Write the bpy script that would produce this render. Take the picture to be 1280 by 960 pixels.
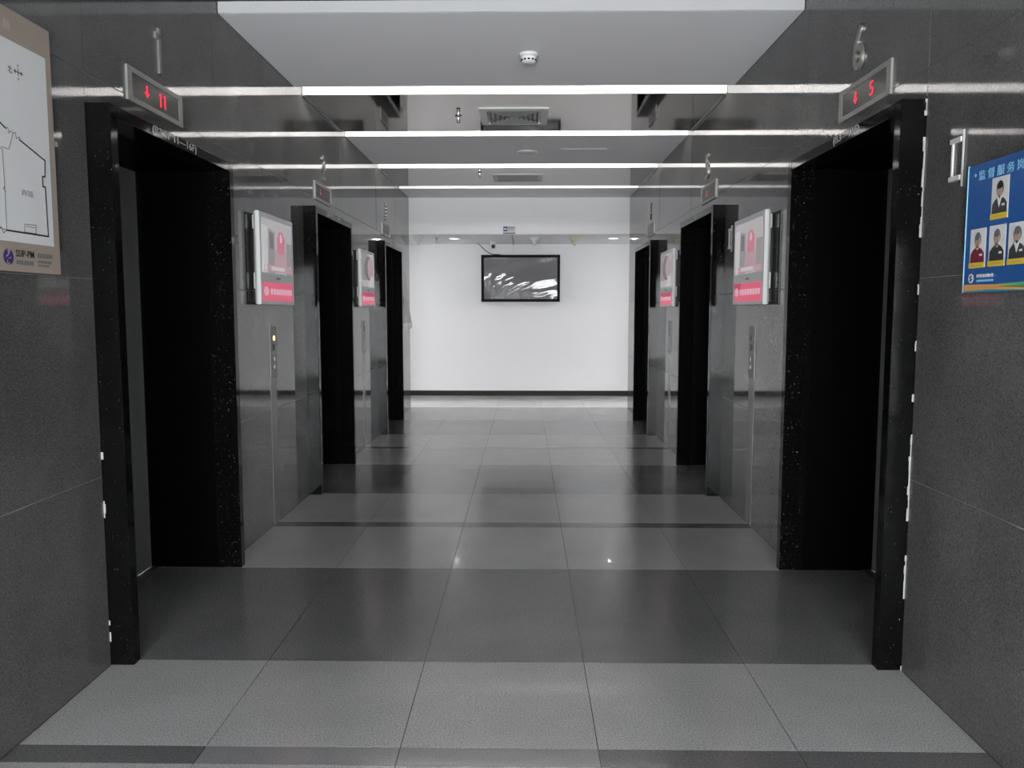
import bpy, bmesh, math, random
from mathutils import Vector, Matrix
random.seed(7)
for o in list(bpy.data.objects): bpy.data.objects.remove(o)
scene = bpy.context.scene
C = scene.collection
R = math.radians

# ------------------------------------------------------------------ camera
cam_d = bpy.data.cameras.new('camera'); cam = bpy.data.objects.new('camera', cam_d); C.objects.link(cam)
cam_d.sensor_width = 36; cam_d.lens = 1003.3/1280*36; cam_d.clip_start = .05; cam_d.clip_end = 200
cam.location = (0, 0, 1.46); cam.rotation_euler = (math.pi/2-.0917, 0, .0159)
scene.camera = cam
# ------------------------------------------------------------------ world, exposure, daylight through the lobby windows
world = bpy.data.worlds.new('daylight'); scene.world = world; world.use_nodes = True
bg = world.node_tree.nodes['Background']; bg.inputs[0].default_value = (.95, .975, 1, 1); bg.inputs[1].default_value = 51.0
vs = scene.view_settings
vs.view_transform = 'Standard'; vs.look = 'None'; vs.exposure = 0.0; vs.gamma = 1; vs.use_curve_mapping = False
TUBE = 62.0          # cove tubes
DOWN = 1.0          # downlight lamps (W)

# ------------------------------------------------------------------ dimensions
XL, XR, H = -1.707, 1.533, 3.10
PORTALS = [3.225, 6.300, 9.375]       # near edge of each opening
OPEN_W = 1.21; JAMB = .055; PROUD = .097; HEAD0, HEAD1 = 2.213, 2.262
YEND, YFAR, ZFAR = 11.93, 13.70, 2.57
REC = .42
COURSES = [0, .79, 1.583, 2.378, 3.24]

# ------------------------------------------------------------------ materials
def mat(name, col, rough=.5, metal=0.0, spec=.5, emit=None, es=0.0, coat=0.0, coat_r=.05, alpha=1.0):
    m = bpy.data.materials.new(name); m.use_nodes = True
    b = m.node_tree.nodes['Principled BSDF']
    b.inputs['Base Color'].default_value = (*col, 1); b.inputs['Roughness'].default_value = rough
    b.inputs['Metallic'].default_value = metal; b.inputs['Specular IOR Level'].default_value = spec
    b.inputs['Coat Weight'].default_value = coat; b.inputs['Coat Roughness'].default_value = coat_r
    b.inputs['Alpha'].default_value = alpha
    if emit:
        b.inputs['Emission Color'].default_value = (*emit, 1); b.inputs['Emission Strength'].default_value = es
    return m

def stone(name, stops, scale, rough, spec=.5, vary=.06, mottle=.25, rough_var=.0, bump=0.0, mottle_scale=1.3, coat=0.0):
    """speckled granite: fine grain colour ramp times a slow mottle, small tone change per piece"""
    m = bpy.data.materials.new(name); m.use_nodes = True
    nt = m.node_tree; N = nt.nodes; L = nt.links; b = N['Principled BSDF']
    geo = N.new('ShaderNodeNewGeometry')
    n1 = N.new('ShaderNodeTexNoise'); n1.inputs['Scale'].default_value = scale; n1.inputs['Detail'].default_value = 3; n1.inputs['Roughness'].default_value = .7
    L.new(geo.outputs['Position'], n1.inputs['Vector'])
    cr = N.new('ShaderNodeValToRGB'); e = cr.color_ramp.elements
    e[0].position, e[0].color = stops[0][0], (*stops[0][1], 1); e[1].position, e[1].color = stops[-1][0], (*stops[-1][1], 1)
    for p, c in stops[1:-1]:
        x = e.new(p); x.color = (*c, 1)
    L.new(n1.outputs['Fac'], cr.inputs['Fac'])
    n2 = N.new('ShaderNodeTexNoise'); n2.inputs['Scale'].default_value = mottle_scale; n2.inputs['Detail'].default_value = 5; n2.inputs['Roughness'].default_value = .62
    L.new(geo.outputs['Position'], n2.inputs['Vector'])
    mr = N.new('ShaderNodeMapRange'); mr.inputs[1].default_value = .3; mr.inputs[2].default_value = .7
    mr.inputs[3].default_value = 1-mottle; mr.inputs[4].default_value = 1+mottle
    L.new(n2.outputs['Fac'], mr.inputs[0])
    oi = N.new('ShaderNodeObjectInfo')
    mv = N.new('ShaderNodeMapRange'); mv.inputs[3].default_value = 1-vary; mv.inputs[4].default_value = 1+vary
    L.new(oi.outputs['Random'], mv.inputs[0])
    mu = N.new('ShaderNodeMath'); mu.operation = 'MULTIPLY'; L.new(mr.outputs[0], mu.inputs[0]); L.new(mv.outputs[0], mu.inputs[1])
    vm = N.new('ShaderNodeVectorMath'); vm.operation = 'SCALE'; L.new(cr.outputs['Color'], vm.inputs[0]); L.new(mu.outputs[0], vm.inputs['Scale'])
    L.new(vm.outputs[0], b.inputs['Base Color'])
    b.inputs['Specular IOR Level'].default_value = spec
    b.inputs['Coat Weight'].default_value = coat; b.inputs['Coat Roughness'].default_value = .025
    if rough_var:
        rr = N.new('ShaderNodeMapRange'); rr.inputs[1].default_value = .3; rr.inputs[2].default_value = .7
        rr.inputs[3].default_value = rough-rough_var; rr.inputs[4].default_value = rough+rough_var
        L.new(n2.outputs['Fac'], rr.inputs[0]); L.new(rr.outputs[0], b.inputs['Roughness'])
    else: b.inputs['Roughness'].default_value = rough
    if bump:
        bp = N.new('ShaderNodeBump'); bp.inputs['Strength'].default_value = bump; bp.inputs['Distance'].default_value = .002
        L.new(n1.outputs['Fac'], bp.inputs['Height']); L.new(bp.outputs[0], b.inputs['Normal'])
    return m

def g(v, t=(1, 1, 1)): return tuple(v*k for k in t)
cool = (1.0, .99, .98)
M = {}
warm = (.96, .955, .915)
M['wall'] = stone('polished_grey_granite', [(.37, g(.060, warm)), (.48, g(.086, warm)), (.56, g(.104, warm)), (.67, g(.14, warm))], 170, .05, .5, .05, .22, .015)
M['floor_light'] = stone('light_granite', [(.36, g(.18, cool)), (.47, g(.295, cool)), (.55, g(.35, cool)), (.68, g(.45, cool))], 170, .19, .5, .06, .10, .03, coat=.10)
M['floor_pale'] = stone('pale_granite', [(.36, g(.42)), (.46, g(.60)), (.56, g(.67)), (.66, g(.74))], 210, 0.14, .5, .04, .06, .03, coat=.14)
M['floor_dark'] = stone('dark_granite', [(.38, g(.07)), (.48, g(.118)), (.56, g(.148)), (.66, g(.20))], 150, .19, .5, .06, .12, .03, coat=.10)
M['floor_strip'] = stone('mid_granite', [(.30, g(.07)), (.48, g(.10)), (.60, g(.13)), (.78, g(.2))], 130, .19, .5, .08, .10, .03, coat=.10)
M['floor_strip_pale'] = stone('mid_pale_granite', [(.30, g(.10)), (.48, g(.17)), (.60, g(.21)), (.78, g(.28))], 210, 0.15, .5, .08, .10, .03, coat=.14)
M['black'] = stone('black_speckled_granite', [(.0, g(.0022)), (.665, g(.003)), (.685, g(.13)), (1, g(.5))], 100, .07, .12, .05, .12)
M['reveal_shade'] = mat('granite_painted_shade', g(.0012), .35, spec=.05)  # black granite of the recess, its shade painted into the colour
M['joint'] = mat('joint_filler', g(.20), .8)
M['grout'] = mat('grout', g(.03), .9)
M['white_panel'] = mat('white_ceiling_paint', (.88, .88, .895), .75)
M['greyed_edge'] = mat('slab_edge_dimmed', (.42, .425, .43), .5)  # white slab's front edge, colour greyed to tone down the daylight on it
M['dark_panel'] = mat('dark_ceiling_paint', g(.02), .7)
M['mirror'] = mat('polished_steel_panel', (.275, .255, .235), .045, 1.0)
M['white_wall'] = mat('white_wall_paint', (.80, .80, .81), .7)
M['lobby_wall'] = mat('lobby_wall_paint', (.06, .06, .062), .7)
M['dull_steel'] = mat('dull_steel', (.30, .30, .285), .42, .6)
M['steel'] = mat('brushed_steel', (.46, .46, .44), .32, 1.0)
M['door_steel'] = mat('door_steel', (.42, .43, .41), .45, .35)
M['chrome'] = mat('chrome', (.6, .6, .6), .12, 1.0)
M['numeral'] = mat('brushed_numeral_metal', (.30, .29, .27), .35, .7)
M['cover'] = mat('strip_cover_metal', (.15, .145, .14), .22, .1)
M['baseboard'] = mat('black_skirting', g(.01), .5, spec=.2)
M['white_plastic'] = mat('white_plastic', (.72, .73, .72), .35)
M['grey_plastic'] = mat('grey_plastic', (.34, .34, .33), .4)
M['vent_grey'] = mat('vent_grey', (.20, .20, .195), .5)
M['offwhite'] = mat('frosted_white', (.62, .62, .60), .5)
M['yellow_film'] = mat('yellowed_film', (.60, .60, .42), .5)
M['black_plastic'] = mat('black_plastic', g(.012), .22)
M['matt_black'] = mat('matt_black_plastic', g(.006), .4, spec=.04)
M['dark_grey'] = mat('dark_grey_plastic', g(.045), .4)
M['led_off'] = mat('display_glass', (.014, .012, .010), .25, spec=.15)
M['led_red'] = mat('led_red', (.5, .0, .02), .5, emit=(1, .02, .06), es=1.5)
M['led_dim'] = mat('led_red_dim', (.4, .05, .06), .5, emit=(1, .06, .08), es=.35)
M['amber'] = mat('amber_button', (.9, .6, .2), .4, emit=(1, .62, .22), es=3.2)
M['tube'] = mat('lit_tube', (1, 1, 1), .5, emit=(1, .955, .89), es=TUBE)
M['tube_dim'] = mat('lit_tube_dimmed', (1, 1, 1), .5, emit=(1, .955, .89), es=TUBE*.2)  # last cove turned down to keep its glow off the bulkhead
M['lens'] = mat('lit_downlight_lens', (1, 1, 1), .5, emit=(1, .98, .95), es=4.5)
M['print_white'] = mat('print_white', (.66, .67, .67), .45)
M['print_beige'] = mat('print_beige', (.31, .26, .215), .45)
M['print_beige_light'] = mat('print_beige_light', (.38, .33, .28), .45)
M['print_black'] = mat('print_black', g(.015), .5)
M['print_grey'] = mat('print_grey', g(.30), .5)
M['print_midgrey'] = mat('print_midgrey', g(.13), .5)
M['print_purple'] = mat('print_purple', (.035, .02, .20), .5)
M['print_blue'] = mat('print_blue', (.008, .082, .29), .3)
M['print_lightblue'] = mat('print_lightblue', (.22, .50, .68), .4)
M['print_yellow'] = mat('print_yellow', (.66, .50, .03), .4)
M['print_orange'] = mat('print_orange', (.66, .33, .10), .4)
M['print_green'] = mat('print_green', (.10, .36, .16), .4)
M['print_teal'] = mat('print_teal', (.02, .26, .34), .4)
M['print_red'] = mat('print_dark_red', (.16, .012, .03), .4)
M['print_skin'] = mat('print_skin', (.40, .26, .21), .4)
M['print_charcoal'] = mat('print_charcoal', (.03, .033, .036), .4)
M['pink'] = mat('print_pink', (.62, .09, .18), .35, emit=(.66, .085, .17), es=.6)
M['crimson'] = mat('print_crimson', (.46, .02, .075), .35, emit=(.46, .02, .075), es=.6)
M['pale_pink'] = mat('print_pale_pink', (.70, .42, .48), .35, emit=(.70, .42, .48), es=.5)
M['acrylic'] = mat('clear_acrylic', (.35, .36, .36), .15, alpha=.35)
M['caulk'] = mat('white_caulk', (.30, .30, .29), .8)
M['sign_silver'] = mat('sign_silver', (.45, .46, .47), .4)
M['letter'] = mat('header_lettering', g(.40), .5)

def lcd(name, col, es):  # picture colours are paled, with the glare haze put into them
    return mat(name, col, .25, emit=col, es=es)
M['lcd_bg'] = lcd('lcd_pale', (.32, .30, .31), .8)
M['lcd_grey'] = lcd('lcd_grey', (.20, .185, .195), .8)
M['lcd_dark'] = lcd('lcd_dark', (.11, .095, .105), .8)
M['lcd_white'] = lcd('lcd_white', (.40, .385, .39), .8)
M['lcd_red'] = lcd('lcd_red', (.40, .13, .17), .8)
M['lcd_rose'] = lcd('lcd_rose', (.33, .21, .235), .8)
M['lcd_skin'] = lcd('lcd_skin', (.31, .22, .225), .8)

def film_mat():
    m = bpy.data.materials.new('plastic_film_painted_haze'); m.use_nodes = True
    nt = m.node_tree; N = nt.nodes; L = nt.links
    N.remove(N['Principled BSDF']); out = N['Material Output']
    tr = N.new('ShaderNodeBsdfTransparent'); gl = N.new('ShaderNodeBsdfGlossy'); gl.inputs['Roughness'].default_value = .03
    df = N.new('ShaderNodeBsdfDiffuse'); df.inputs[0].default_value = (.8, .8, .82, 1)  # grey diffuse haze stands in for the lobby ceiling's reflection
    m1 = N.new('ShaderNodeMixShader'); m1.inputs[0].default_value = .22; L.new(tr.outputs[0], m1.inputs[1]); L.new(df.outputs[0], m1.inputs[2])
    mx = N.new('ShaderNodeMixShader'); mx.inputs[0].default_value = .028
    L.new(m1.outputs[0], mx.inputs[1]); L.new(gl.outputs[0], mx.inputs[2]); L.new(mx.outputs[0], out.inputs[0])
    return m
M['film'] = film_mat()
def glass_mat():
    m = bpy.data.materials.new('window_glass'); m.use_nodes = True
    nt = m.node_tree; N = nt.nodes; L = nt.links
    N.remove(N['Principled BSDF']); out = N['Material Output']
    tr = N.new('ShaderNodeBsdfTransparent'); gl = N.new('ShaderNodeBsdfGlossy'); gl.inputs['Roughness'].default_value = .01
    mx = N.new('ShaderNodeMixShader'); mx.inputs[0].default_value = .06
    L.new(tr.outputs[0], mx.inputs[1]); L.new(gl.outputs[0], mx.inputs[2]); L.new(mx.outputs[0], out.inputs[0])
    return m
M['glass'] = glass_mat()

# ------------------------------------------------------------------ helpers
def link(o, parent=None):
    C.objects.link(o)
    if parent: o.parent = parent
    return o
def obj(name, bm, m, parent=None, smooth=False):
    me = bpy.data.meshes.new(name); bmesh.ops.recalc_face_normals(bm, faces=bm.faces); bm.to_mesh(me); bm.free()
    if smooth:
        for p in me.polygons: p.use_smooth = True
    me.materials.append(M[m] if isinstance(m, str) else m)
    return link(bpy.data.objects.new(name, me), parent)
def bx(bm, x0, x1, y0, y1, z0, z1, bev=0.0):
    r = bmesh.ops.create_cube(bm, size=1)
    vs_ = r['verts']
    for v in vs_:
        v.co = Vector((x0+(v.co.x+.5)*(x1-x0), y0+(v.co.y+.5)*(y1-y0), z0+(v.co.z+.5)*(z1-z0)))
    if bev:
        es = {e for v in vs_ for e in v.link_edges}
        bmesh.ops.bevel(bm, geom=list(es), offset=bev, segments=1, affect='EDGES')
    return bm
def box(name, m, parent, x0, x1, y0, y1, z0, z1, bev=0.0):
    return obj(name, bx(bmesh.new(), x0, x1, y0, y1, z0, z1, bev), m, parent)
def cyl(bm, p0, p1, r0, r1=None, seg=16, cap=True):
    r1 = r0 if r1 is None else r1
    p0, p1 = Vector(p0), Vector(p1); d = (p1-p0); q = d.to_track_quat('Z', 'Y')
    a = [bm.verts.new(p0+q@Vector((r0*math.cos(t), r0*math.sin(t), 0))) for t in [2*math.pi*k/seg for k in range(seg)]]
    b = [bm.verts.new(p1+q@Vector((r1*math.cos(t), r1*math.sin(t), 0))) for t in [2*math.pi*k/seg for k in range(seg)]]
    for k in range(seg): bm.faces.new((a[k], a[(k+1) % seg], b[(k+1) % seg], b[k]))
    if cap: bm.faces.new(a[::-1]); bm.faces.new(b)
    return bm
def lathe(bm, prof, c=(0, 0, 0), seg=24):
    rings = []
    for r, z in prof:
        rings.append([bm.verts.new((c[0]+max(r, 1e-4)*math.cos(2*math.pi*k/seg), c[1]+max(r, 1e-4)*math.sin(2*math.pi*k/seg), c[2]+z)) for k in range(seg)])
    for a, b in zip(rings, rings[1:]):
        for k in range(seg): bm.faces.new((a[k], a[(k+1) % seg], b[(k+1) % seg], b[k]))
    bm.faces.new(rings[0][::-1]); bm.faces.new(rings[-1])
    return bm
def poly_bm(bm, pts, y, t=.0006):
    """flat print on a wall-mounted thing: polygon in x,z at depth y (front), t thick"""
    a = [bm.verts.new((p[0], y, p[1])) for p in pts]; b = [bm.verts.new((p[0], y+t, p[1])) for p in pts]
    bm.faces.new(a); bm.faces.new(b[::-1])
    n = len(pts)
    for k in range(n): bm.faces.new((a[k], b[k], b[(k+1) % n], a[(k+1) % n]))
    return bm
def poly(name, pts, y, m, parent): return obj(name, poly_bm(bmesh.new(), pts, y), m, parent)
def rect(x0, x1, z0, z1): return [(x0, z0), (x1, z0), (x1, z1), (x0, z1)]
def ell(cx, cz, rx, rz, n=20, a0=0, a1=360):
    full = a1-a0 >= 360
    k = n if full else n+1
    return [(cx+rx*math.cos(R(a0+(a1-a0)*i/n)), cz+rz*math.sin(R(a0+(a1-a0)*i/n))) for i in range(k)]
def seg2(a, b, w):
    d = Vector((b[0]-a[0], b[1]-a[1])); d.normalize(); n = Vector((-d.y, d.x))*w/2; e = d*w/2
    return [(a[0]-e.x-n.x, a[1]-e.y-n.y), (b[0]+e.x-n.x, b[1]+e.y-n.y), (b[0]+e.x+n.x, b[1]+e.y+n.y), (a[0]-e.x+n.x, a[1]-e.y+n.y)]
def strokes(name, lines, w, y, m, parent):
    bm = bmesh.new()
    for ln in lines:
        for a, b in zip(ln, ln[1:]): poly_bm(bm, seg2(a, b, w), y)
    return obj(name, bm, m, parent)
def text(name, body, x0, x1, z0, z1, y, m, parent, ext=.0004, bold=0.0):
    """lettering fitted into a box in the x,z plane, facing -y"""
    cu = bpy.data.curves.new(name, 'FONT'); cu.body = body; cu.extrude = ext; cu.offset = bold; cu.resolution_u = 3
    t = bpy.data.objects.new(name, cu); C.objects.link(t)
    dg = bpy.context.evaluated_depsgraph_get(); me = bpy.data.meshes.new_from_object(t.evaluated_get(dg))
    bpy.data.objects.remove(t); bpy.data.curves.remove(cu)
    if not me.vertices: return None
    xs = [v.co.x for v in me.vertices]; ys = [v.co.y for v in me.vertices]
    a, b, c, d = min(xs), max(xs), min(ys), max(ys)
    for v in me.vertices:
        v.co = Vector((x0+(v.co.x-a)/(b-a+1e-9)*(x1-x0), y-v.co.z, z0+(v.co.y-c)/(d-c+1e-9)*(z1-z0)))
    me.materials.clear(); me.materials.append(M[m])
    return link(bpy.data.objects.new(name, me), parent)
def tag(o, label=None, cat=None, group=None, kind=None):
    if label: o['label'] = label
    if cat: o['category'] = cat
    if group: o['group'] = group
    if kind: o['kind'] = kind
    return o
def thing(name, label, cat, loc=(0, 0, 0), rz=0, group=None, kind=None):
    o = bpy.data.objects.new(name, None); C.objects.link(o); o.empty_display_size = .1
    o.location = loc; o.rotation_euler = (0, 0, rz)
    return tag(o, label, cat, group, kind)
def on_wall(name, label, cat, side, Y, Z, group=None, kind=None):
    """local x runs to the right as seen facing the wall, z up, -y out of the wall"""
    if side == 'L': return thing(name, label, cat, (XL, Y, Z), R(90), group, kind)
    return thing(name, label, cat, (XR, Y, Z), R(-90), group, kind)

# ================================================================== FLOOR
floor = box('floor', 'grout', None, -7.2, 7.2, -4.9, 13.9, -.12, -.005)
tag(floor, 'granite tiled floor of the lift lobby in light and dark bands', 'floor', kind='structure')
XS = [XL, -1.07, -.415, .247, .91, XR]
rows = [(1.15, 2.455, 'floor_light'), (2.455, 2.562, 'floor_strip'), (2.562, 3.222, 'floor_light')]
for i, p in enumerate(PORTALS):
    rows.append((p-.003, p+OPEN_W, 'floor_dark'))
    a = p+OPEN_W
    if i < 2:
        rows += [(a, a+.875, 'floor_light'), (a+.875, a+.995, 'floor_strip'), (a+.995, p+3.072, 'floor_light')]
rows += [(10.585, 12.03, 'floor_light'), (12.03, 13.70, 'floor_pale')]
G = .0016
for (y0, y1, m) in rows:
    for k in range(5):
        x0, x1 = XS[k], XS[k+1]
        if m == 'floor_dark':
            if k == 0: x0 = XL-REC
            if k == 4: x1 = XR+REC
        if y0 >= 12: 
            if k == 0: x0 = -2.6
            if k == 4: x1 = 2.4
        if y0 < 2.46 and m == 'floor_strip' and k in (1, 2): m_ = 'floor_strip_pale'
        else: m_ = m
        box('tile', m_, floor, x0+G, x1-G, y0+G*.7, y1-G*.7, -.02, 0)
bm = bmesh.new()      # the lobby behind and the ends of the cross passage
for ix in range(-7, 7):
    for iy in range(-5, 1): bx(bm, ix+G, ix+1-G, iy+.15+G, iy+1.15-G, -.02, 0)
for x0, x1 in ((-6, -4.6), (-4.6, -3.6), (-3.6, -2.6), (2.4, 3.4), (3.4, 4.4), (4.4, 6)):
    bx(bm, x0+G, x1-G, 12.03, 13.7, -.02, 0)
tag(obj('outer_tiles', bm, 'floor_pale', floor), kind='stuff')

# ================================================================== SIDE WALLS in stone panels
YSEG = [1.15, 3.17]
for p in PORTALS: YSEG += [p+OPEN_W+JAMB, p+3.075-JAMB]
YSEG = [1.15, 3.17, 4.49, 6.245, 7.565, 9.32, 10.64, YEND]
def side_wall(side):
    s = -1 if side == 'L' else 1
    X = XL if side == 'L' else XR
    xa, xb = sorted((X+s*.0025, X+s*.15))
    bm = bmesh.new()
    for i in range(7):
        opening = i in (1, 3, 5)
        bx(bm, xa, xb, YSEG[i], YSEG[i+1], HEAD1 if opening else 0, 3.3)
    w = obj('wall_left' if side == 'L' else 'wall_right', bm, 'joint')
    tag(w, 'polished grey granite wall with the lifts numbered one, two and three' if side == 'L' else 'polished grey granite wall with the lifts numbered six, five and four', 'wall', kind='structure')
    for i in range(7):
        opening = i in (1, 3, 5)
        for c in range(4):
            z0, z1 = COURSES[c], COURSES[c+1]
            if opening:
                if z1 <= HEAD1: continue
                z0 = max(z0, HEAD1-.01)
            y0, y1 = YSEG[i]+.0012, YSEG[i+1]-.0012
            w2, h2 = (y1-y0)/2, (z1-z0)/2-.0014
            bm = bx(bmesh.new(), -.015, .015, -w2, w2, -h2, h2, .0008)
            o = obj('stone_panel', bm, 'wall', w)
            o.location = (X+s*.015, (y0+y1)/2, (z0+z1)/2)
            if c == 3 or opening: o.rotation_euler = (0, R(random.uniform(-.06, .06)), R(random.uniform(-.08, .08)))
    return w
wall_l = side_wall('L'); wall_r = side_wall('R')

# ================================================================== LIFT DOORWAYS
ORD = ['first', 'second', 'third']
WORD = dict(zip('123456', ('one', 'two', 'three', 'four', 'five', 'six')))
NUMS = {'L': '123', 'R': '654'}
LET = {'L': '(B2 1F 11—16F)', 'R': '(B3—16F)'}
n = 0
for side in 'LR':
    for i, p in enumerate(PORTALS):
        n += 1
        d = on_wall('door_%d' % n, 'lift doorway in a black granite surround under the metal numeral %s' % WORD[NUMS[side][i]], 'lift door', side, p+OPEN_W/2, 0, kind='structure')
        hw = OPEN_W/2
        # local: x along wall, y<0 into the corridor, y>0 into the wall
        for sx in (-1, 1):
            a, b = sorted((sx*hw, sx*(hw+JAMB)))
            box('jamb', 'black', d, a, b, -PROUD, .034, 0, HEAD1, .002)
            a, b = sorted((sx*(hw+.004), sx*(hw+JAMB)))
            box('reveal', 'reveal_shade', d, a, b, .036, REC+.03, 0, HEAD1)
        box('header', 'black', d, -hw+.001, hw-.001, -PROUD, .034, HEAD0, HEAD1, .002)
        box('soffit', 'reveal_shade', d, -hw, hw, .036, REC+.03, HEAD0, HEAD1-.002)
        for sx in (-1, 1):
            a, b = sorted((sx*.002, sx*hw))
            box('door_panel', 'door_steel', d, a, b, REC, REC+.03, .004, HEAD0, .002)
        box('sill', 'steel', d, -hw+.002, hw-.002, REC-.05, REC-.002, 0, .004)
        if side == 'L': text('lettering', LET[side], -.30, .165, HEAD0+.003, HEAD1-.002, -PROUD-.0006, 'letter', d, .0004, .005)
        else: text('lettering', LET[side], -.02, .27, HEAD0+.004, HEAD1-.003, -PROUD-.0006, 'letter', d, .0004, .005)
        if i == 0:
            # flaking white caulk along the outer edge of the near jamb
            rnd = random.Random(4 if side == 'L' else 9); bm = bmesh.new()
            sx = -1 if side == 'L' else 1
            spots = [(.10, .14), (.17, .19), (.62, .69), (.86, .89)] if side == 'L' else [(.0, .02), (.30, .48), (.62, .97), (1.1, 1.13), (1.3, 1.34), (1.52, 1.56), (1.74, 2.12), (2.2, 2.262)]
            xo = sx*(hw+JAMB)
            for z0, z1 in spots:
                z = z0
                while z < z1:
                    e = min(z+rnd.uniform(.015, .04), z1); w_ = rnd.uniform(.0006, .0026)
                    a, b = sorted((xo, xo+sx*w_)); bx(bm, a, b, -rnd.uniform(.003, .010), .0, z, e); z = e
            obj('caulk', bm, 'caulk', d)

# ================================================================== CEILING
ceil = box('ceiling', 'dark_panel', None, -2.3, 2.2, 3.0, YEND+.1, 3.36, 3.45)
tag(ceil, 'suspended ceiling of white and polished steel panels with light coves between', 'ceiling', kind='structure')
SLOTS = [(6.07, 6.30), (7.563, 7.767), (9.226, 9.481), (10.834, 11.044)]
pan = [(4.60, 6.07, 'white_panel'), (6.30, 7.563, 'mirror'), (7.767, 9.226, 'white_panel'), (9.481, 10.834, 'mirror'), (11.044, YEND, 'white_panel')]
for y0, y1, m in pan:
    o = box('ceiling_panel', m, ceil, XL+.002, XR-.002, y0, y1, H, H+.05, .001)
    o['label'] = 'polished steel ceiling panel' if m == 'mirror' else 'matt white ceiling panel'
box('edge_strip', 'greyed_edge', ceil, XL+.003, XR-.003, 4.592, 4.5995, H+.001, H+.062)  # front face of the white slab, dimmed by a grey colour
box('ceiling_panel', 'dark_panel', ceil, XL+.002, XR-.002, 1.15, 4.59, H+.064, H+.19)['label'] = 'dark ceiling panel over the first lifts'
for y0, y1 in ((6.30, 7.563), (9.481, 10.834)):
    for X, s in ((XL, 1), (XR, -1)):
        a, b = sorted((X+s*.003, X+s*.018)); box('edge_strip', 'steel', ceil, a, b, y0+.002, y1-.002, H-.004, H)
for k, (y0, y1) in enumerate(SLOTS):
    t = thing('cove_light', ['lit cove light between the smoke detector panel and the first steel panel', 'lit cove light between the first steel panel and the speaker disc panel',
              'lit cove light between the speaker disc panel and the second steel panel', 'lit cove light between the second steel panel and the white bulkhead'][k], 'ceiling light', (0, (y0+y1)/2, H))
    w2 = (y1-y0)/2
    bm = bmesh.new(); a, b = XL+.003, XR-.003
    bx(bm, a, b, w2-.008, w2-.001, .001, .19); bx(bm, a, b, -w2-.15, w2, .19, .198); bx(bm, a, b, -w2-.158, -w2-.15, .052, .198); bx(bm, a, b, -w2-.15, -w2-.001, .052, .06)
    obj('housing', bm, 'white_panel', t)
    cx = (XL+XR)/2
    for a, b in ((XL+.06, cx-.01), (cx+.01, XR-.06)):
        obj('tube', cyl(bmesh.new(), (a, -w2-.075, .125), (b, -w2-.075, .125), .014, seg=10), 'tube_dim' if k == 3 else 'tube', t)

# ================================================================== BULKHEAD, FAR PASSAGE
bh = box('wall_bulkhead', 'white_wall', None, -2.4, 2.3, YEND, YEND+.12, ZFAR, 3.36)
tag(bh, 'white bulkhead above the end of the lift corridor', 'wall', kind='structure')
wf = box('wall_far', 'white_wall', None, -6, 6, YFAR, YFAR+.12, 0, 2.7)
tag(wf, 'white end wall behind the wrapped television', 'wall', kind='structure')
bb = box('baseboard_far', 'baseboard', None, -6, 6, YFAR-.014, YFAR, .001, .087)
tag(bb, 'thin black skirting along the white end wall', 'baseboard', kind='structure')
for nm, x0, x1, lab in (('wall_passage_left', -6, XL-.152, 'white return wall of the cross passage behind lift three'), ('wall_passage_right', XR+.152, 6, 'white return wall of the cross passage behind lift four')):
    tag(box(nm, 'white_wall', None, x0, x1, YEND-.1, YEND-.001, 0, 2.7), lab, 'wall', kind='structure')
for nm, x0, x1, lab in (('wall_end_left', -6.1, -6, 'white wall closing the cross passage beyond lift three'), ('wall_end_right', 6, 6.1, 'white wall closing the cross passage beyond lift four')):
    tag(box(nm, 'white_wall', None, x0, x1, YEND, YFAR, 0, 2.7), lab, 'wall', kind='structure')
cf = box('ceiling_passage', 'joint', None, -6, 6, YEND+.125, YFAR, ZFAR+.022, ZFAR+.1)
tag(cf, 'white panelled ceiling of the cross passage in front of the end wall', 'ceiling', kind='structure')
x = -5.67
while x < 5.9:
    box('ceiling_panel', 'white_wall', cf, max(x, -5.99)+.0015, min(x+1.22, 5.99)-.0015, YEND+.13, YFAR-.002, ZFAR, ZFAR+.02)
    x += 1.22
# ================================================================== LOBBY BEHIND THE CAMERA (seen in reflections; daylight comes in through its windows)
for nm, s in (('wall_lobby_left', -1), ('wall_lobby_right', 1)):
    X = XL-.15 if s < 0 else XR+.15
    bm = bmesh.new(); a, b = sorted((X, s*7)); bx(bm, a, b, 1.0, 1.14, 0, 3.5); a, b = sorted((s*7, s*7.15)); bx(bm, a, b, -4, 1.14, 0, 3.5)
    tag(obj(nm, bm, 'lobby_wall'), 'grey side wall of the entrance lobby', 'wall', kind='structure')
tag(box('ceiling_lobby', 'white_panel', None, -7, 7, -4.15, 1.149, 3.35, 3.5), 'white ceiling of the entrance lobby', 'ceiling', kind='structure')
bm = bmesh.new()
WIN = [(-1.75, .22), (.42, 1.75)]
for a, b in ((-7, -1.75), (.22, .42), (1.75, 7)): bx(bm, a, b, -4.15, -4, 0, 3.5)
for a, b in WIN: bx(bm, a, b, -4.15, -4, 2.35, 3.5)
tag(obj('wall_back', bm, 'lobby_wall'), 'grey front wall of the entrance lobby with two glazed bays', 'wall', kind='structure')
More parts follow.
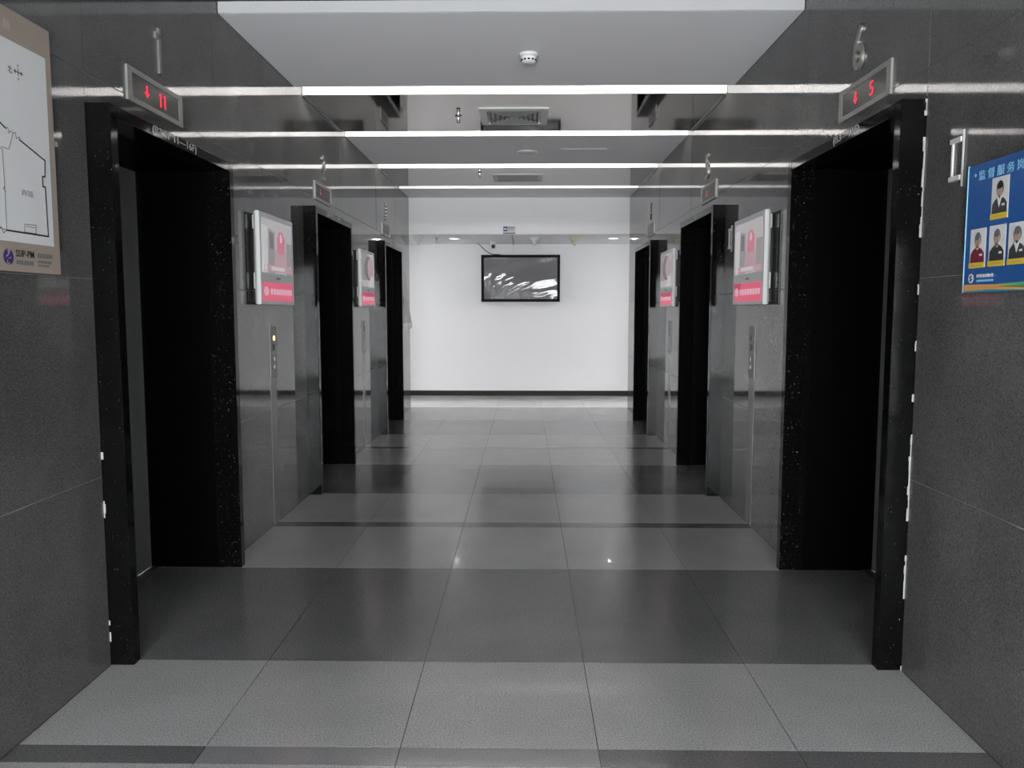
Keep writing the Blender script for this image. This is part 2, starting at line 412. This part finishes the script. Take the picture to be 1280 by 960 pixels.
for k, (a, b) in enumerate(WIN):
    w = thing('window_%d' % (k+1), 'glazed entrance bay of the lobby', 'window', ((a+b)/2, -4.08, 0), kind='structure'); h2 = (b-a)/2
    bm = bmesh.new()
    for xx in (-h2, -h2/3, h2/3, h2-.05): bx(bm, xx, xx+.05, -.03, .03, .0, 2.35)
    bx(bm, -h2, h2, -.03, .03, 0, .08); bx(bm, -h2, h2, -.03, .03, 2.30, 2.35)
    obj('window_frame', bm, 'steel', w)
    box('pane', 'glass', w, -h2, h2, -.004, .004, .08, 2.35)
    pl = bpy.data.lights.new('window_portal', 'AREA'); pl.shape = 'RECTANGLE'; pl.size = b-a; pl.size_y = 2.35; pl.cycles.is_portal = True
    po = bpy.data.objects.new('window_portal', pl); po.location = ((a+b)/2, -4.2, 1.175); po.rotation_euler = (R(90), 0, 0); C.objects.link(po)

# ================================================================== DOWNLIGHTS, IN VIEW AND ADDED
def downlight(x, y, z, w, label, group):
    t = thing('downlight', label, 'ceiling light', (x, y, z), group=group)
    obj('trim_ring', lathe(bmesh.new(), [(.085, 0), (.085, -.004), (.074, -.006), (.074, 0)]), 'white_plastic', t, True)
    obj('lens', lathe(bmesh.new(), [(.072, 0), (.072, -.003), (.001, -.0045)]), 'lens', t)
    ld = bpy.data.lights.new('lamp', 'AREA'); ld.shape = 'DISK'; ld.size = .05; ld.energy = w; ld.color = (1, .985, .96)
    lo = bpy.data.objects.new('lamp', ld); C.objects.link(lo); lo.parent = t; lo.location = (0, 0, -.012)
    return t
for x in (-1.10, 1.37): downlight(x, 12.63, ZFAR, DOWN, 'round recessed downlight glowing in the far ceiling, left of the security camera' if x < 0 else 'round recessed downlight glowing in the far ceiling, right of the yellowish cone', 'downlights in view over the end wall')
for x in (-4.2, -2.6, 2.6, 4.2): downlight(x, 12.63, ZFAR, DOWN*8.5, 'unseen downlight added further along the cross passage to brighten it', 'added downlights round the corner')  # hidden lamps added to carry the light of the end wall and passage

# ================================================================== CEILING FITTINGS
t = thing('smoke_detector', 'round white smoke detector on the white ceiling panel', 'smoke detector', (.023, 5.33, H))
obj('base', lathe(bmesh.new(), [(.060, 0), (.060, -.014), (.054, -.018), (.001, -.018)]), 'white_plastic', t, True)
hd = obj('head', lathe(bmesh.new(), [(.052, -.018), (.050, -.040), (.044, -.052), (.030, -.060), (.001, -.062)]), 'white_plastic', t, True)
for k in range(12):
    a = 2*math.pi*k/12; bm = bx(bmesh.new(), .046, .0515, -.0075, .0075, -.048, -.038); bm.transform(Matrix.Rotation(a, 4, 'Z')); obj('vent_slot', bm, 'black_plastic', hd)

t = thing('air_diffuser', 'square four-way air diffuser on the polished steel ceiling panel', 'air vent', (-.093, 6.97, H))
def ring(bm, o, i, z0, z1, zi0, zi1):
    """square ring, outer half-size o at heights z0..z1, inner half-size i at heights zi0..zi1"""
    def sq(s, z): return [bm.verts.new((sx*s, sy*s, z)) for sx, sy in ((-1, -1), (1, -1), (1, 1), (-1, 1))]
    q = [sq(o, z0), sq(o, z1), sq(i, zi1), sq(i, zi0)]
    for a in range(4):
        A, B = q[a], q[(a+1) % 4]
        for k in range(4): bm.faces.new((A[k], A[(k+1) % 4], B[(k+1) % 4], B[k]))
    return bm
obj('frame', ring(bmesh.new(), .285, .225, -.014, 0, -.020, -.004), 'offwhite', t)
box('plenum', 'black_plastic', t, -.225, .225, -.225, .225, -.004, -.0005)
for s in (.205, .165, .125, .085, .045):
    obj('louvre', ring(bmesh.new(), s, s-.017, -.024, -.021, -.006, -.003), 'vent_grey', t)
t = thing('return_grille', 'rectangular slatted air grille on the further steel ceiling panel', 'air vent', (-.09, 10.13, H))
bm = bmesh.new()
for a, b, c, d in ((-.30, .30, -.27, -.22), (-.30, .30, .22, .27), (-.30, -.25, -.22, .22), (.25, .30, -.22, .22)): bx(bm, a, b, c, d, -.016, 0)
obj('frame', bm, 'offwhite', t)
box('plenum', 'dark_grey', t, -.25, .25, -.22, .22, -.003, -.0005)
for k in range(9):
    bm = bx(bmesh.new(), -.25, .25, -.018, .018, -.001, .001); bm.transform(Matrix.Translation((0, -.2+k*.05, -.010)) @ Matrix.Rotation(R(-22), 4, 'X')); obj('slat', bm, 'grey_plastic', t)

def sprinkler(x, y, z, label, m='chrome', s=1.0):
    t = thing('sprinkler', label, 'sprinkler', (x, y, z), group='ceiling sprinklers')
    obj('escutcheon', lathe(bmesh.new(), [(.030*s, 0), (.026*s, -.006*s), (.012*s, -.010*s), (.001, -.010*s)]), m, t, True)
    bm = bmesh.new(); cyl(bm, (0, 0, -.009*s), (0, 0, -.03*s), .008*s, seg=10)
    for sx in (-1, 1): cyl(bm, (sx*.008*s, 0, -.028*s), (sx*.014*s, 0, -.045*s), .003*s, seg=6); cyl(bm, (sx*.014*s, 0, -.045*s), (0, 0, -.062*s), .003*s, seg=6)
    obj('frame', bm, m, t)
    obj('deflector', lathe(bmesh.new(), [(.001, -.060*s), (.019*s, -.061*s), (.020*s, -.064*s), (.001, -.066*s)], seg=16), m, t)
sprinkler(-.565, 6.975, H, 'chrome sprinkler head beside the square air diffuser')
sprinkler(-.54, 9.78, H, 'chrome sprinkler head beside the slatted air grille')
sprinkler(-1.365, 12.5, ZFAR, 'small grey sprinkler head in the far ceiling beside the downlight', 'grey_plastic', 1.25)

t = thing('ceiling_speaker', 'flat round white speaker disc on the second white ceiling panel', 'speaker', (.023, 8.54, H))
obj('rim', lathe(bmesh.new(), [(.108, 0), (.104, -.010), (.092, -.012), (.092, -.004), (.001, -.004)], seg=32), 'white_plastic', t, True)
obj('grille', lathe(bmesh.new(), [(.091, -.004), (.091, -.009), (.001, -.012)], seg=32), 'offwhite', t, True)
t = thing('access_hatch', 'flush white access hatch beside the round speaker disc', 'hatch', (.595, 8.53, H))
box('frame', 'white_panel', t, -.232, .232, -.155, .155, -.001, 0)
box('panel', 'white_panel', t, -.226, .226, -.149, .149, -.002, -.001)

def cone(x, y, label, m, s=1.0):
    t = thing('ceiling_cone', label, 'ceiling fitting', (x, y, ZFAR), group='cone fittings in the far ceiling')
    obj('flange', lathe(bmesh.new(), [(.088*s, 0), (.088*s, -.012*s), (.080*s, -.016*s), (.001, -.016*s)]), m, t, True)
    obj('body', lathe(bmesh.new(), [(.076*s, -.016*s), (.052*s, -.050*s), (.030*s, -.085*s), (.016*s, -.118*s), (.010*s, -.126*s), (.001, -.128*s)]), m, t, True)
cone(-1.62, 12.32, 'white inverted cone fitting in the far ceiling near lift three', 'offwhite')
cone(.145, 12.46, 'pale inverted cone fitting in the far ceiling above the television', 'white_plastic')
cone(.76, 12.46, 'yellowish inverted cone fitting in the far ceiling', 'yellow_film')

t = thing('security_camera', 'small white security camera with a black lens above the television', 'security camera', (-.53, 13.30, ZFAR))
obj('base', lathe(bmesh.new(), [(.050, 0), (.050, -.022), (.042, -.030), (.001, -.030)]), 'white_plastic', t, True)
obj('shell', lathe(bmesh.new(), [(.042, -.030), (.050, -.055), (.048, -.085), (.034, -.105), (.001, -.112)]), 'white_plastic', t, True)
bm = bmesh.new(); bmesh.ops.create_uvsphere(bm, u_segments=16, v_segments=10, radius=.032); bm.transform(Matrix.Translation((.012, -.036, -.072)))
obj('lens', bm, 'black_plastic', t, True)

# ================================================================== END WALL: TELEVISION, TRUNKING, CABLE, SIGN
t = thing('television', 'wall-mounted flat television wrapped in shiny clear film on the white end wall', 'television', (-.072, YFAR, 1.60))
W2, HT = .662, .785
box('wall_bracket', 'dark_grey', t, -.3, .3, -.04, -.001, .2, .6)
fr = bmesh.new()
for a, b, c, d in ((-W2, W2, 0, .05), (-W2, W2, HT-.05, HT), (-W2, -W2+.05, .05, HT-.05), (W2-.05, W2, .05, HT-.05)): bx(fr, a, b, -.105, -.04, c, d)
obj('bezel', fr, 'matt_black', t)
box('back_shell', 'black_plastic', t, -W2+.01, W2-.01, -.085, -.04, .01, HT-.01)
box('screen', 'matt_black', t, -W2+.05, W2-.05, -.093, -.085, .05, HT-.05)
rnd = random.Random(3); bm = bmesh.new(); nx, nz = 60, 36; grid = []
for j in range(nz+1):
    row = []
    for i in range(nx+1):
        u, v = i/nx*2-1, j/nz*2-1
        xx, zz = u*(W2-.046), (v+1)/2*(HT-.092)+.046
        wr = .0009*math.sin(5*u+2*v)+.0006*math.sin(9*v-3*u+1)
        crn = max(0, -u*.6-v*1.0)                      # creases gather at the lower left corner
        wr += crn*(.0045*math.sin(26*math.atan2(v+1.3, u+.9)*1.0)+.003*math.sin(19*u-17*v))
        bow = .0045*(1-u*u)*(1-v*v)
        row.append(bm.verts.new((xx, -.107-bow+wr*1.0, zz)))
    grid.append(row)
for j in range(nz):
    for i in range(nx): bm.faces.new((grid[j][i], grid[j][i+1], grid[j+1][i+1], grid[j+1][i]))
obj('plastic_film', bm, 'film', t, True)

bm = bmesh.new(); bx(bm, -.2, -.178, 12.09, YFAR-.001, ZFAR-.014, ZFAR); 
tk = obj('cable_trunking', bm, 'grey_plastic'); tag(tk, 'slim conduit crossing the far ceiling and dropping to the television', 'conduit')
box('drop', 'white_plastic', tk, -.203, -.175, YFAR-.02, YFAR-.001, 2.42, ZFAR-.015)
def tube(name, pts, r, m, parent=None):
    cu = bpy.data.curves.new(name, 'CURVE'); cu.dimensions = '3D'; cu.bevel_depth = r; cu.bevel_resolution = 2; cu.resolution_u = 8
    s = cu.splines.new('BEZIER'); s.bezier_points.add(len(pts)-1)
    for bp_, p in zip(s.bezier_points, pts): bp_.co = p; bp_.handle_left_type = bp_.handle_right_type = 'AUTO'
    o = bpy.data.objects.new(name, cu); C.objects.link(o)
    dg = bpy.context.evaluated_depsgraph_get(); me = bpy.data.meshes.new_from_object(o.evaluated_get(dg)); bpy.data.objects.remove(o); bpy.data.curves.remove(cu)
    me.materials.clear(); me.materials.append(M[m]); return link(bpy.data.objects.new(name, me), parent)
cb = tube('power_cable', [(-.79, 13.55, ZFAR-.004), (-.76, 13.67, 2.555), (-.66, 13.68, 2.46), (-.56, 13.67, 2.405), (-.42, 13.64, 2.392)], .006, 'black_plastic')
tag(cb, 'thin black cable drooping from the far ceiling to the television top', 'cable')

t = thing('direction_sign', 'small grey sign with a blue square on the white bulkhead edge', 'sign', (-.231, YEND, 2.575))
box('board', 'sign_silver', t, -.088, .088, -.012, -.001, .016, .108)
box('lower_rail', 'black_plastic', t, -.088, .088, -.014, -.001, 0, .015)
sq = poly('blue_square', rect(-.084, -.026, .036, .104), -.0132, 'print_purple', t)
poly('emblem', [(-.078, .072), (-.060, .088), (-.060, .078), (-.034, .074), (-.034, .062), (-.058, .060), (-.058, .052)], -.0142, 'print_white', sq)
poly('text_line', rect(-.018, .078, .080, .094), -.0132, 'print_midgrey', t)
poly('text_line', rect(-.018, .070, .056, .066), -.0132, 'print_grey', t)

# ================================================================== NUMERALS AND FLOOR INDICATORS
SHOW = {('L', 0): ('arrow', '11'), ('R', 0): ('arrow', '5'), ('L', 1): ('arrow', None), ('R', 1): ('dim', None), ('L', 2): (None, None), ('R', 2): (None, None)}
for side in 'LR':
    for i in range(3):
        yc = 3.825+3.07*i; num = NUMS[side][i]
        t = on_wall('wall_numeral', 'brushed metal numeral %s above its floor indicator' % WORD[num], 'numeral', side, yc, 2.555)
        if num == '1':
            bm = bmesh.new(); bx(bm, -.006, .016, -.012, -.0005, 0, .165); bx(bm, -.006, .016, -.012, -.0005, .172, .205); bx(bm, -.036, -.010, -.012, -.0005, .150, .180); obj('digit', bm, 'numeral', t)
        else: text('digit', num, -.03 if num == '1' else -.055, .03 if num == '1' else .055, 0, .205, -.006, 'numeral', t, .0055, .004)
        yc = (3.78 if side == 'L' else 3.75)+3.075*i
        t = on_wall('floor_indicator', {'1': 'floor indicator showing a red down arrow and eleven', '6': 'floor indicator showing a red down arrow and five', '2': 'floor indicator with a faint red arrow under numeral two', '5': 'floor indicator with a faint red blob under numeral five', '3': 'dark floor indicator in a steel frame under numeral three', '4': 'dark floor indicator in a steel frame under numeral four'}[num], 'display', side, yc, 2.36)
        a, b = .277, .147
        bm = bmesh.new()
        for q in ((-a, a, 0, .022), (-a, a, b-.022, b), (-a, -a+.04, .022, b-.022), (a-.04, a, .022, b-.022)): bx(bm, q[0], q[1], -.011, 0, q[2], q[3])
        obj('frame', bm, 'dull_steel', t)
        dp = box('display', 'led_off', t, -a+.04, a-.04, -.008, -.001, .022, b-.022)
        st, dg_ = SHOW[(side, i)]
        m = 'led_red' if i == 0 else 'led_dim'
        if st == 'arrow':
            ax = -.095 if side == 'L' else -.085
            bm = bmesh.new(); cz = b/2+.002
            poly_bm(bm, [(ax-.008, cz-.004), (ax-.024, cz-.004), (ax, cz-.027), (ax+.024, cz-.004), (ax+.008, cz-.004), (ax+.008, cz+.027), (ax-.008, cz+.027)], -.0092)
            obj('arrow', bm, m, dp)
        if st == 'dim': poly('arrow', ell(-.05, b/2, .022, .024, 12), -.0092, m, dp)
        if dg_ == '11':
            bm = bmesh.new()
            for xx in (.04, .085):
                poly_bm(bm, rect(xx-.006, xx+.006, b/2-.032, b/2+.030), -.0092); poly_bm(bm, [(xx-.016, b/2+.018), (xx-.006, b/2+.016), (xx-.006, b/2+.030)], -.0092)
            obj('digits', bm, m, dp)
        elif dg_: text('digits', dg_, .068, .108, b/2-.03, b/2+.03, -.0092, m, dp, .0004, .0)

# ================================================================== ADVERTISING SCREENS
def ad_screen(side, Y, k, label):
    yb = Y-.36 if side == 'L' else Y+.36
    t = on_wall('advert_screen', label, 'screen', side, yb, 1.495)
    W, HH = .72, .58
    box('housing', 'white_plastic', t, 0, W, -.066, -.038, 0, HH, .004)
    box('trim_band', 'grey_plastic', t, .004, W-.004, -.0375, -.030, .004, HH-.004)
    box('back_panel', 'dark_grey', t, .03, W-.03, -.030, -.020, .02, HH-.02)
    box('wall_plate', 'dark_grey', t, .08, W-.08, -.020, -.001, .02, HH-.06)
    for xx in (.02, W-.06):
        for z0, z1 in ((.47, .555), (.10, .20)): box('spacer', 'offwhite', t, xx, xx+.04, -.030, -.014, z0, z1, .003)
    y = -.0666
    d = poly('display', rect(.035, W-.035, .205, .545), y, 'lcd_bg', t); y -= .0007
    if k == 0:
        poly('picture_field', rect(.035, .16, .205, .50), y, 'lcd_white', d)
        poly('picture_field', [(.15, .205), (.30, .205), (.30, .47), (.17, .49)], y, 'lcd_grey', d)
        poly('picture_field', rect(.55, W-.035, .205, .42), y, 'lcd_grey', d)
        poly('picture_field', [(.19, .36), (.27, .36), (.27, .46), (.19, .47)], y-.0007, 'lcd_dark', d)
        poly('figure', [(.27, .22), (.56, .22), (.54, .34), (.50, .40), (.36, .40), (.30, .33)], y-.0007, 'lcd_rose', d)
        poly('figure', [(.36, .34), (.50, .34), (.52, .44), (.46, .485), (.38, .48), (.34, .42)], y-.0014, 'lcd_red', d)
        poly('figure', ell(.43, .44, .025, .03, 12), y-.0021, 'pale_pink', d)
        poly('banner', rect(.06, W-.05, .215, .255), y-.0021, 'lcd_rose', d)
        poly('badge', ell(.10, .237, .03, .022, 14), y-.0028, 'lcd_white', d)
        poly('banner_text', rect(.21, .50, .224, .248), y-.0028, 'lcd_white', d)
    else:
        poly('picture_field', [(.035, .28), (.25, .25), (.33, .545), (.035, .545)], y, 'lcd_grey', d)
        poly('figure', ell(.38, .40, .23, .125, 22), y-.0007, 'lcd_dark', d)
        poly('figure', ell(.46, .40, .13, .11, 18), y-.0014, 'lcd_skin', d)
        poly('figure', [(.36, .205), (W-.05, .205), (W-.07, .30), (.52, .32), (.42, .27)], y-.0021, 'lcd_white', d)
        poly('picture_field', rect(.035, .33, .205, .27), y-.0007, 'lcd_bg', d)
    poly('maker_mark', ell(W/2, .172, .05, .008, 16), -.0666, 'print_grey', t)
    pk = poly('pink_panel', rect(.035, W-.035, .022, .145), -.0666, 'pink', t)
    if side == 'R' or k == 1: poly('red_block', rect(.035, .20 if k == 0 else W-.07, .10, .145), -.0673, 'crimson', pk)
    poly('badge', ell(.105, .086, .048, .030, 16), -.068, 'pale_pink', pk)
    bm = bmesh.new()
    for c in range(8): poly_bm(bm, rect(.19+c*.06, .19+c*.06+.048, .066, .104), -.068)
    obj('panel_text', bm, 'pale_pink', pk)
ad_screen('L', 5.36, 0, 'white advert screen with a pink panel between lifts one and two')
ad_screen('L', 5.36+3.09, 1, 'white advert screen showing a large face between lifts two and three')
ad_screen('R', 5.36, 0, 'white advert screen with a pink panel between lifts six and five')
ad_screen('R', 5.36+3.07, 1, 'white advert screen showing a large face between lifts five and four')

# ================================================================== CALL PANELS
def call_panel(side, Y, lit, label):
    t = on_wall('call_panel', label, 'call panel', side, Y, 0)
    box('plate', 'dull_steel', t, -.066, .066, -.008, 0, 1.008, 1.352, .002)
    b1 = obj('call_button', cyl(bmesh.new(), (0, -.008, 1.272), (0, -.012, 1.272), .026, seg=20), 'dull_steel', t)
    obj('button_lamp', cyl(bmesh.new(), (0, -.012, 1.272), (0, -.0135, 1.272), .017, seg=16), 'amber' if lit else 'dark_grey', b1)
    box('display', 'led_off', t, -.022, .022, -.0095, -.008, 1.188, 1.232)
    for z in (1.132, 1.078): obj('button', cyl(bmesh.new(), (0, -.008, z), (0, -.012, z), .015, seg=14), 'chrome', t)
    c = box('cable_cover', 'cover', t, -.062, .062, -.003, 0, .001, 1.006)
    return t
call_panel('L', 5.405, True, 'tall steel call panel with a lit amber button between lifts one and two')
call_panel('R', 5.425, False, 'tall steel call panel between lifts six and five')
call_panel('L', 8.48, False, 'tall steel call panel between lifts two and three')
call_panel('R', 8.50, False, 'tall steel call panel between lifts five and four')

# ================================================================== DIRECTORY BOARD (left) - local x = Y-2.0, z = Z-1.588
t = on_wall('directory_board', 'beige framed floor plan board with a white map on the granite wall', 'sign', 'L', 2.0, 1.588)
P = lambda y, z: (y-2.0, z-1.588)
box('board', 'print_beige', t, .05, .915, -.022, -.001, 0, .853, .001)
mp = poly('map_sheet', [P(2.09, 1.683), P(2.878, 1.686), P(2.882, 2.339), P(2.09, 2.337)], -.0228, 'print_white', t)
y = -.0236
strokes('plan_wall', [[P(2.20, 2.20), P(2.50, 2.11), P(2.64, 2.048)], [P(2.711, 2.025), P(2.849, 1.982), P(2.844, 1.926), P(2.829, 1.924), P(2.829, 1.890), P(2.843, 1.890), P(2.846, 1.719), P(2.617, 1.719)]], .0055, y, 'print_black', mp)
strokes('plan_line', [[P(2.617, 1.719), P(2.619, 1.878), P(2.617, 1.976), P(2.600, 1.982)], [P(2.64, 2.048), P(2.652, 2.052), P(2.655, 2.036), P(2.668, 2.044), P(2.677, 2.039), P(2.651, 1.983), P(2.613, 1.984)],
        [P(2.677, 2.039), P(2.69, 2.045), P(2.694, 2.025), P(2.711, 2.035), P(2.711, 2.025)], [P(2.714, 1.749), P(2.777, 1.751), P(2.774, 1.722), P(2.711, 1.722), P(2.714, 1.749)], [P(2.72, 1.742), P(2.77, 1.742)],
        [P(2.617, 1.719), P(2.600, 1.708), P(2.59, 1.728), P(2.57, 1.71), P(2.50, 1.71)], [P(2.62, 1.86), P(2.612, 1.852), P(2.622, 1.842)], [P(2.35, 2.15), P(2.34, 1.75), P(2.617, 1.72)]], .0022, y, 'print_midgrey', mp)
strokes('compass', [[P(2.704, 2.246), P(2.742, 2.246)], [P(2.723, 2.222), P(2.723, 2.228)], [P(2.723, 2.236), P(2.723, 2.256)], [P(2.723, 2.264), P(2.723, 2.270)], [P(2.708, 2.251), P(2.702, 2.246), P(2.708, 2.241)], [P(2.738, 2.251), P(2.744, 2.246), P(2.738, 2.241)]], .0028, y, 'print_black', mp)
text('north_mark', '北', *[v for v in (P(2.668, 0)[0], P(2.690, 0)[0], P(0, 2.232)[1], P(0, 2.256)[1])], y, 'print_midgrey', mp)
text('shop_name', '商铺', P(2.705, 0)[0], P(2.768, 0)[0], P(0, 1.842)[1], P(0, 1.864)[1], y, 'print_grey', mp)
poly('corner_mark', [P(2.66, 2.368), P(2.692, 2.368), P(2.692, 2.400), P(2.66, 2.400)], -.0228, 'print_beige_light', t)
lg = poly('emblem', [(a[0], a[1]) for a in ell(*P(2.619, 1.634), .026, .026, 24)], -.0228, 'print_purple', t)
cx, cz = P(2.619, 1.634)
bm = bmesh.new()
poly_bm(bm, [(cx-.004, cz+.024), (cx+.012, cz+.027), (cx+.006, cz+.010), (cx-.012, cz+.004), (cx-.012, cz-.001), (cx+.000, cz+.003)], -.0236)
poly_bm(bm, [(cx+.004, cz-.024), (cx-.012, cz-.027), (cx-.006, cz-.010), (cx+.012, cz-.004), (cx+.012, cz+.001), (cx-.000, cz-.003)], -.0236)
obj('emblem_swoosh', bm, 'print_beige', lg)
text('lettering', 'SSIP-PM', P(2.658, 0)[0], P(2.757, 0)[0], P(0, 1.637)[1], P(0, 1.660)[1], -.0228, 'print_black', t, .0004, .008)
for a, b, z0, z1 in ((2.66, 2.755, 1.612, 1.626), (2.778, 2.868, 1.640, 1.656), (2.78, 2.86, 1.622, 1.632), (2.78, 2.845, 1.610, 1.618)):
    bm = bmesh.new(); nn = max(4, int((b-a)/.012))
    for k in range(nn): poly_bm(bm, rect(P(a+(b-a)*k/nn, 0)[0], P(a+(b-a)*(k+.72)/nn, 0)[0], z0-1.588, z1-1.588), -.0228)
    obj('small_print', bm, 'print_midgrey', t)

# ================================================================== STAFF BOARD (right) - local x = 2.817-Y, z = Z-1.52
t = on_wall('staff_board', 'blue notice board with staff portrait photos on the granite wall', 'sign', 'R', 2.817, 1.52)
Q = lambda y, z: (2.817-y, z-1.52)
BW = .78
box('board', 'print_blue', t, 0, BW, -.018, -.001, 0, .425, .001)
box('acrylic_edge', 'print_lightblue', t, -.0035, -.0005, -.020, -.001, 0, .427)
text('title', '监 督 服 务 岗', .062, .308, .369, .402, -.0188, 'print_lightblue', t, .0004, .01)
poly('title_dot', ell(.041, .391, .006, .006, 10), -.0188, 'print_lightblue', t)
def portrait(x0, x1, z0, z1, suit, hair, long_hair=False, collar=True, tie=False):
    ph = poly('portrait_photo', rect(x0, x1, z0, z1), -.0188, 'print_white', t)
    w, h = x1-x0, z1-z0; cx = (x0+x1)/2; y = -.0195
    fx = lambda u: x0+u*w; fz = lambda v: z0+v*h
    poly('clothes', [(fx(.06), fz(.14)), (fx(.94), fz(.14)), (fx(.92), fz(.36)), (fx(.78), fz(.46)), (fx(.60), fz(.52)), (fx(.40), fz(.52)), (fx(.22), fz(.46)), (fx(.08), fz(.36))], y, suit, ph)
    poly('hair', ell(cx, fz(.72), .20*w if not long_hair else .22*w, .19*h, 18), y, hair, ph)
    poly('face', ell(cx, fz(.66), .155*w, .155*h, 18), y-.0007, 'print_skin', ph)
    poly('neck', rect(cx-.07*w, cx+.07*w, fz(.46), fz(.56)), y-.0007, 'print_skin', ph)
    if collar: poly('collar', [(fx(.36), fz(.52)), (fx(.50), fz(.28)), (fx(.64), fz(.52)), (fx(.58), fz(.54)), (fx(.50), fz(.46)), (fx(.42), fz(.54))], y-.0014, 'print_white', ph)
    poly('fringe', ell(cx, fz(.79), .165*w, .08*h, 14), y-.0014, hair, ph)
    poly('badge', rect(fx(.66), fx(.82), fz(.30), fz(.35)), y-.0014, 'print_white', ph)
    cp = poly('caption_strip', rect(x0, x1, z0, z0+.135*h), y-.0014, 'print_yellow', ph)
    poly('caption_text', rect(x0+.18*w, x1-.18*w, z0+.05*h, z0+.085*h), y-.0021, 'print_orange', cp)
portrait(.143, .236, .231, .364, 'print_charcoal', 'print_black')
portrait(.031, .124, .081, .211, 'print_red', 'print_midgrey', collar=False)
portrait(.142, .233, .081, .212, 'print_charcoal', 'print_midgrey', collar=False)
portrait(.248, .341, .081, .210, 'print_charcoal', 'print_midgrey', True)
portrait(.358, .450, .081, .210, 'print_charcoal', 'print_black')
portrait(.468, .560, .081, .210, 'print_red', 'print_black', collar=False)
lg = poly('emblem', ell(.045, .047, .016, .016, 18), -.0188, 'print_white', t)
poly('emblem_swoosh', [(.034, .050), (.047, .058), (.054, .055), (.046, .049), (.056, .044), (.045, .036), (.036, .039), (.044, .046)], -.0195, 'print_blue', lg)
text('company_name', '科技园物业', .078, .178, .048, .060, -.0188, 'print_white', t)
bm = bmesh.new()
for k in range(9): poly_bm(bm, rect(.080+k*.011, .088+k*.011, .034, .041), -.0188)
obj('small_print', bm, 'print_lightblue', t)
def wave(z0, z1, a0, a1, ph):
    n_ = 16; up = [(BW*k/n_, z1+a1*math.sin(2.6*k/n_+ph)) for k in range(n_+1)]; lo = [(BW*k/n_, z0+a0*math.sin(2.6*k/n_+ph)) for k in range(n_+1)]
    return lo+up[::-1]
poly('bottom_stripe', wave(.0005, .014, 0, -.003, .6), -.0188, 'print_teal', t)
poly('bottom_stripe', [(0.001, .016), (.16, .017), (.36, .013), (.36, .003), (.16, .008), (.001, .004)], -.0194, 'print_orange', t)
poly('bottom_stripe', [(.16, .024), (BW-.001, .035), (BW-.001, .012), (.36, .010), (.16, .017)], -.0194, 'print_green', t)
poly('bottom_stripe', [(0.001, .027), (.16, .024), (.30, .020), (.16, .015), (.001, .016)], -.02, 'print_orange', t)

# ================================================================== SMALL WALL HOLDERS
def holder(Y, Z, s, label):
    t = on_wall('sign_holder', label, 'holder', 'R', Y, Z, group='clear sign holders on the right wall')
    for z in (.0, .132*s): box('clip', 'offwhite', t, -.036*s, .036*s, -.012, 0, z, z+.017*s, .001)
    box('rod', 'offwhite', t, -.030*s, -.022*s, -.008, -.001, .017*s, .132*s)
    box('rod', 'grey_plastic', t, .040*s, .044*s, -.008, -.001, -.025*s, .170*s)
    return t
holder(2.930, 1.917, 1.0, 'small pale sign clip holder beside the blue staff board')
holder(6.08, 1.915, 1.0, 'small pale sign clip holder beside the advert screen near lift five')

t = on_wall('leaflet_holder', 'white curved leaflet holder on the wall end past lift three', 'holder', 'L', 11.30, 1.21)
box('back_plate', 'black_plastic', t, -.26, .18, -.012, -.001, .0, .78)
bm = bmesh.new(); pr = []
for k in range(13):
    s = k/12; pr.append((.06+.70*s, -.016-.075*(1-s)**1.6-.006*math.sin(6*s)))
for (z, yy), (z2, y2) in zip(pr, pr[1:]):
    v = [bm.verts.new(q) for q in ((-.24, yy, z), (.16, yy, z), (.16, y2, z2), (-.24, y2, z2), (-.24, yy+.003, z), (.16, yy+.003, z), (.16, y2+.003, z2), (-.24, y2+.003, z2))]
    for f in ((0, 1, 2, 3), (7, 6, 5, 4), (0, 4, 5, 1), (1, 5, 6, 2), (3, 2, 6, 7), (0, 3, 7, 4)): bm.faces.new([v[q] for q in f])
obj('sheet', bm, 'offwhite', t)
box('tray', 'white_plastic', t, -.25, .17, -.10, -.013, -.005, .075, .004)

t = on_wall('wall_plug', 'tiny white round plug beside the floor plan board', 'plug', 'L', 2.955, 2.06)
obj('cap', cyl(bmesh.new(), (0, -.0005, 0), (0, -.006, 0), .011, .009, seg=14), 'offwhite', t)
obj('screw', cyl(bmesh.new(), (0, -.006, 0), (0, -.0075, 0), .004, seg=10), 'chrome', t)
